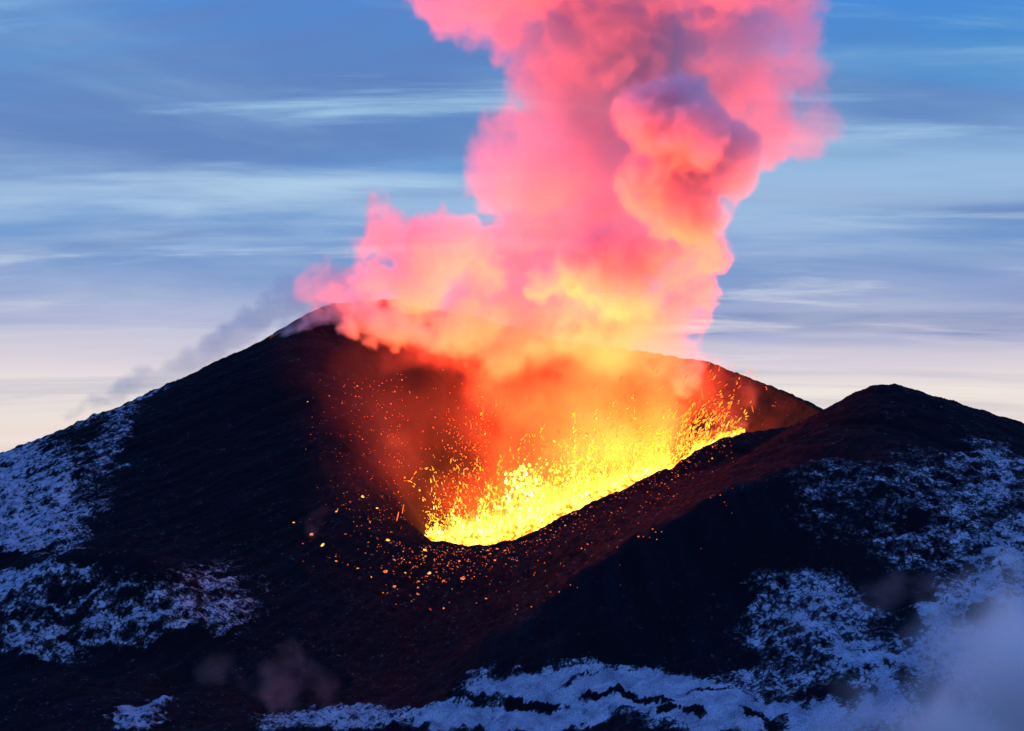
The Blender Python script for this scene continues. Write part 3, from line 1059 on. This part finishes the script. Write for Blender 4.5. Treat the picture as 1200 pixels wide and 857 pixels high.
# ---------------------------------------------------------------- a dark boulder in the snow
bm_, nt, out = new_mat("basalt")
bb = nt.nodes.new('ShaderNodeBsdfPrincipled')
g_ = nt.nodes.new('ShaderNodeNewGeometry')
rr = ramp(nt, [(0.35, (0.012, 0.011, 0.014)), (0.7, (0.04, 0.036, 0.04))])
nt.links.new(noise(nt, g_.outputs['Position'], 0.6, 6, 0.7), rr.inputs[0])
nt.links.new(rr.outputs[0], bb.inputs['Base Color'])
bb.inputs['Roughness'].default_value = 0.95
nt.links.new(bb.outputs[0], out.inputs[0])
v1, f1 = ico(5)
v = v1 * (1 + 0.35 * fbm(v1[:, 0:1] * 1.3 + 20, v1[:, 1:2] * 1.2 + v1[:, 2:3] * 1.5 + 31, 5, 321, 0.6))
v = np.where(v > 0, v, v) * np.array([9.0, 6.0, 5.2])
p = hit(1162, 728)
bo = obj("boulder", mesh_from("boulder", v, f1, bm_), loc=(p[0], p[1], float(H(p[0:1], p[1:2])[0]) + 0.5))
bo.rotation_euler = (0, 0.25, 0.2)
tag(bo, 'big dark lava boulder alone on the snowy slope above the mist', 'boulder')

# ---------------------------------------------------------------- small steams and mists
def wisp(name, label, cat, pts, dens, color=(0.95, 0.93, 0.97), vox=1.6, warp=7, big=5, fine=2.5, edge=9, k=6, seed=200, group=None, kind=None):
    lo, hi = bounds(pts, 8)
    m = smoke_mat(name, color, dens, 0.1)
    tag(smoke_volume(name, lo, hi, vox, puffs_density(pts, seed=seed, warp=warp, big=big, fine=fine, edge=edge, k=k), m), label, cat, group, kind)


ridge = []
for i in range(130):
    t = i / 129
    px = 80 + t * 320
    sk = np.interp(px, [0, 100, 200, 300, 350, 400], [528, 480, 432, 378, 352, 346])
    ridge.append((px + rng.normal(0, 4), sk + 3 - abs(rng.normal(0, 1)) * (3 + 9 * t), 7 + 11 * t * rng.uniform(0.6, 1.2), 1160 - 15 * t, 0.35 + 0.5 * rng.random()))
wisp("ridge_steam", 'thin grey blue steam trailing down behind the left skyline of the volcano', 'steam', ridge, 0.05, warp=3, big=1.2, fine=2.0, edge=5, seed=210, vox=2.0)


def ground_puffs(px, py, spread, n, rise, drift, r0, seed, lift=3, back=-5):
    q = np.random.default_rng(seed)
    out = []
    base = hit(px, py)
    for i in range(n):
        t = i / max(1, n - 1)
        out.append((px + drift * t + q.normal(0, spread * (0.4 + t)), py - rise * t + q.normal(0, spread * 0.5), r0 * (0.6 + t), base[1] - 6 + back, 1.0 - 0.5 * t))
    return out + [(a + q.normal(0, r_ * 0.9), b - abs(q.normal(0, r_ * 0.9)), r_ * q.uniform(0.25, 0.5), c_, d_ * q.uniform(0.2, 0.6)) for a, b, r_, c_, d_ in out for _ in range(4)]


wisp("fumarole_steam", 'pinkish steam wisp rising from the dark ground at the bottom beside the snow patch', 'steam', ground_puffs(375, 838, 16, 16, 66, -90, 8, 1), 0.024, (0.95, 0.72, 0.78), seed=230, edge=6, big=3, fine=2)  # pink tint puts the plume's red glow into the fumaroles' steam colour
wisp("fumarole_steam", 'small pinkish steam puff just right of the larger bottom wisp', 'steam', ground_puffs(405, 828, 8, 8, 40, -26, 5, 2), 0.024, (0.95, 0.72, 0.78), seed=240, edge=6, big=3, fine=2)
wisp("fumarole_steam", 'mauve steam rising from the gully on the right snowy slope', 'steam', ground_puffs(1045, 735, 18, 14, 66, -14, 9, 3), 0.028, (0.95, 0.74, 0.84), seed=250, edge=7, big=3, fine=2)
wisp("fumarole_steam", 'faint mauve steam over the blocky snow left of the gully', 'steam', ground_puffs(940, 730, 18, 12, 50, 16, 9, 4), 0.016, (0.95, 0.74, 0.84), seed=260, edge=9, big=3, fine=2)
wisp("fumarole_steam", 'slim pale puff standing over the bright bombs on the left slope', 'steam', ground_puffs(366, 626, 2, 5, 34, 8, 3.5, 5), 0.016, (0.95, 0.8, 0.9), seed=270, edge=9, warp=3, big=2, fine=1.2, vox=1.0)
wisp("fumarole_steam", 'lilac steam puff on the right crater rim above a falling ember', 'steam', ground_puffs(806, 458, 4, 6, 26, 14, 8, 6), 0.08, (0.95, 0.9, 0.97), seed=280, edge=8, warp=4, big=3, fine=2, vox=1.2)
wisp("fumarole_steam", 'small pink puff low on the right crater wall', 'steam', ground_puffs(884, 474, 3, 4, 12, -4, 6, 7), 0.025, (0.95, 0.8, 0.85), seed=290, edge=8, warp=3, big=2, fine=1.5, vox=1.0)
wisp("fumarole_steam", 'little pink puff hanging above the left end of the lava', 'steam', ground_puffs(462, 528, 4, 4, 10, 8, 6, 8), 0.007, (0.95, 0.8, 0.85), seed=300, edge=8, warp=3, big=2, fine=1.5, vox=1.0)
mist = []
for px, py, r, d in [(1185, 810, 64, .9), (1120, 830, 56, .8), (1050, 850, 50, .6), (1205, 750, 50, .8), (1140, 790, 46, .6), (980, 862, 40, .45), (1240, 790, 70, .9), (1010, 815, 34, .3), (1140, 750, 36, .4),
                     (1090, 800, 34, .3), (900, 868, 30, .25), (1180, 870, 70, .9), (1190, 715, 26, .25), (1075, 755, 22, .15)]:
    mist.append((px, py, r * 1.5, hit(px, min(py, 850))[1] - 0.5 * r * 0.33 - 30, d * 0.8))
wisp("mist", 'pale violet mist pooling over the snow in the lower right corner', 'mist', mist, 0.085, (0.97, 0.95, 0.99), vox=1.8, warp=14, big=7, fine=4, edge=20, k=14, seed=310, kind='stuff')
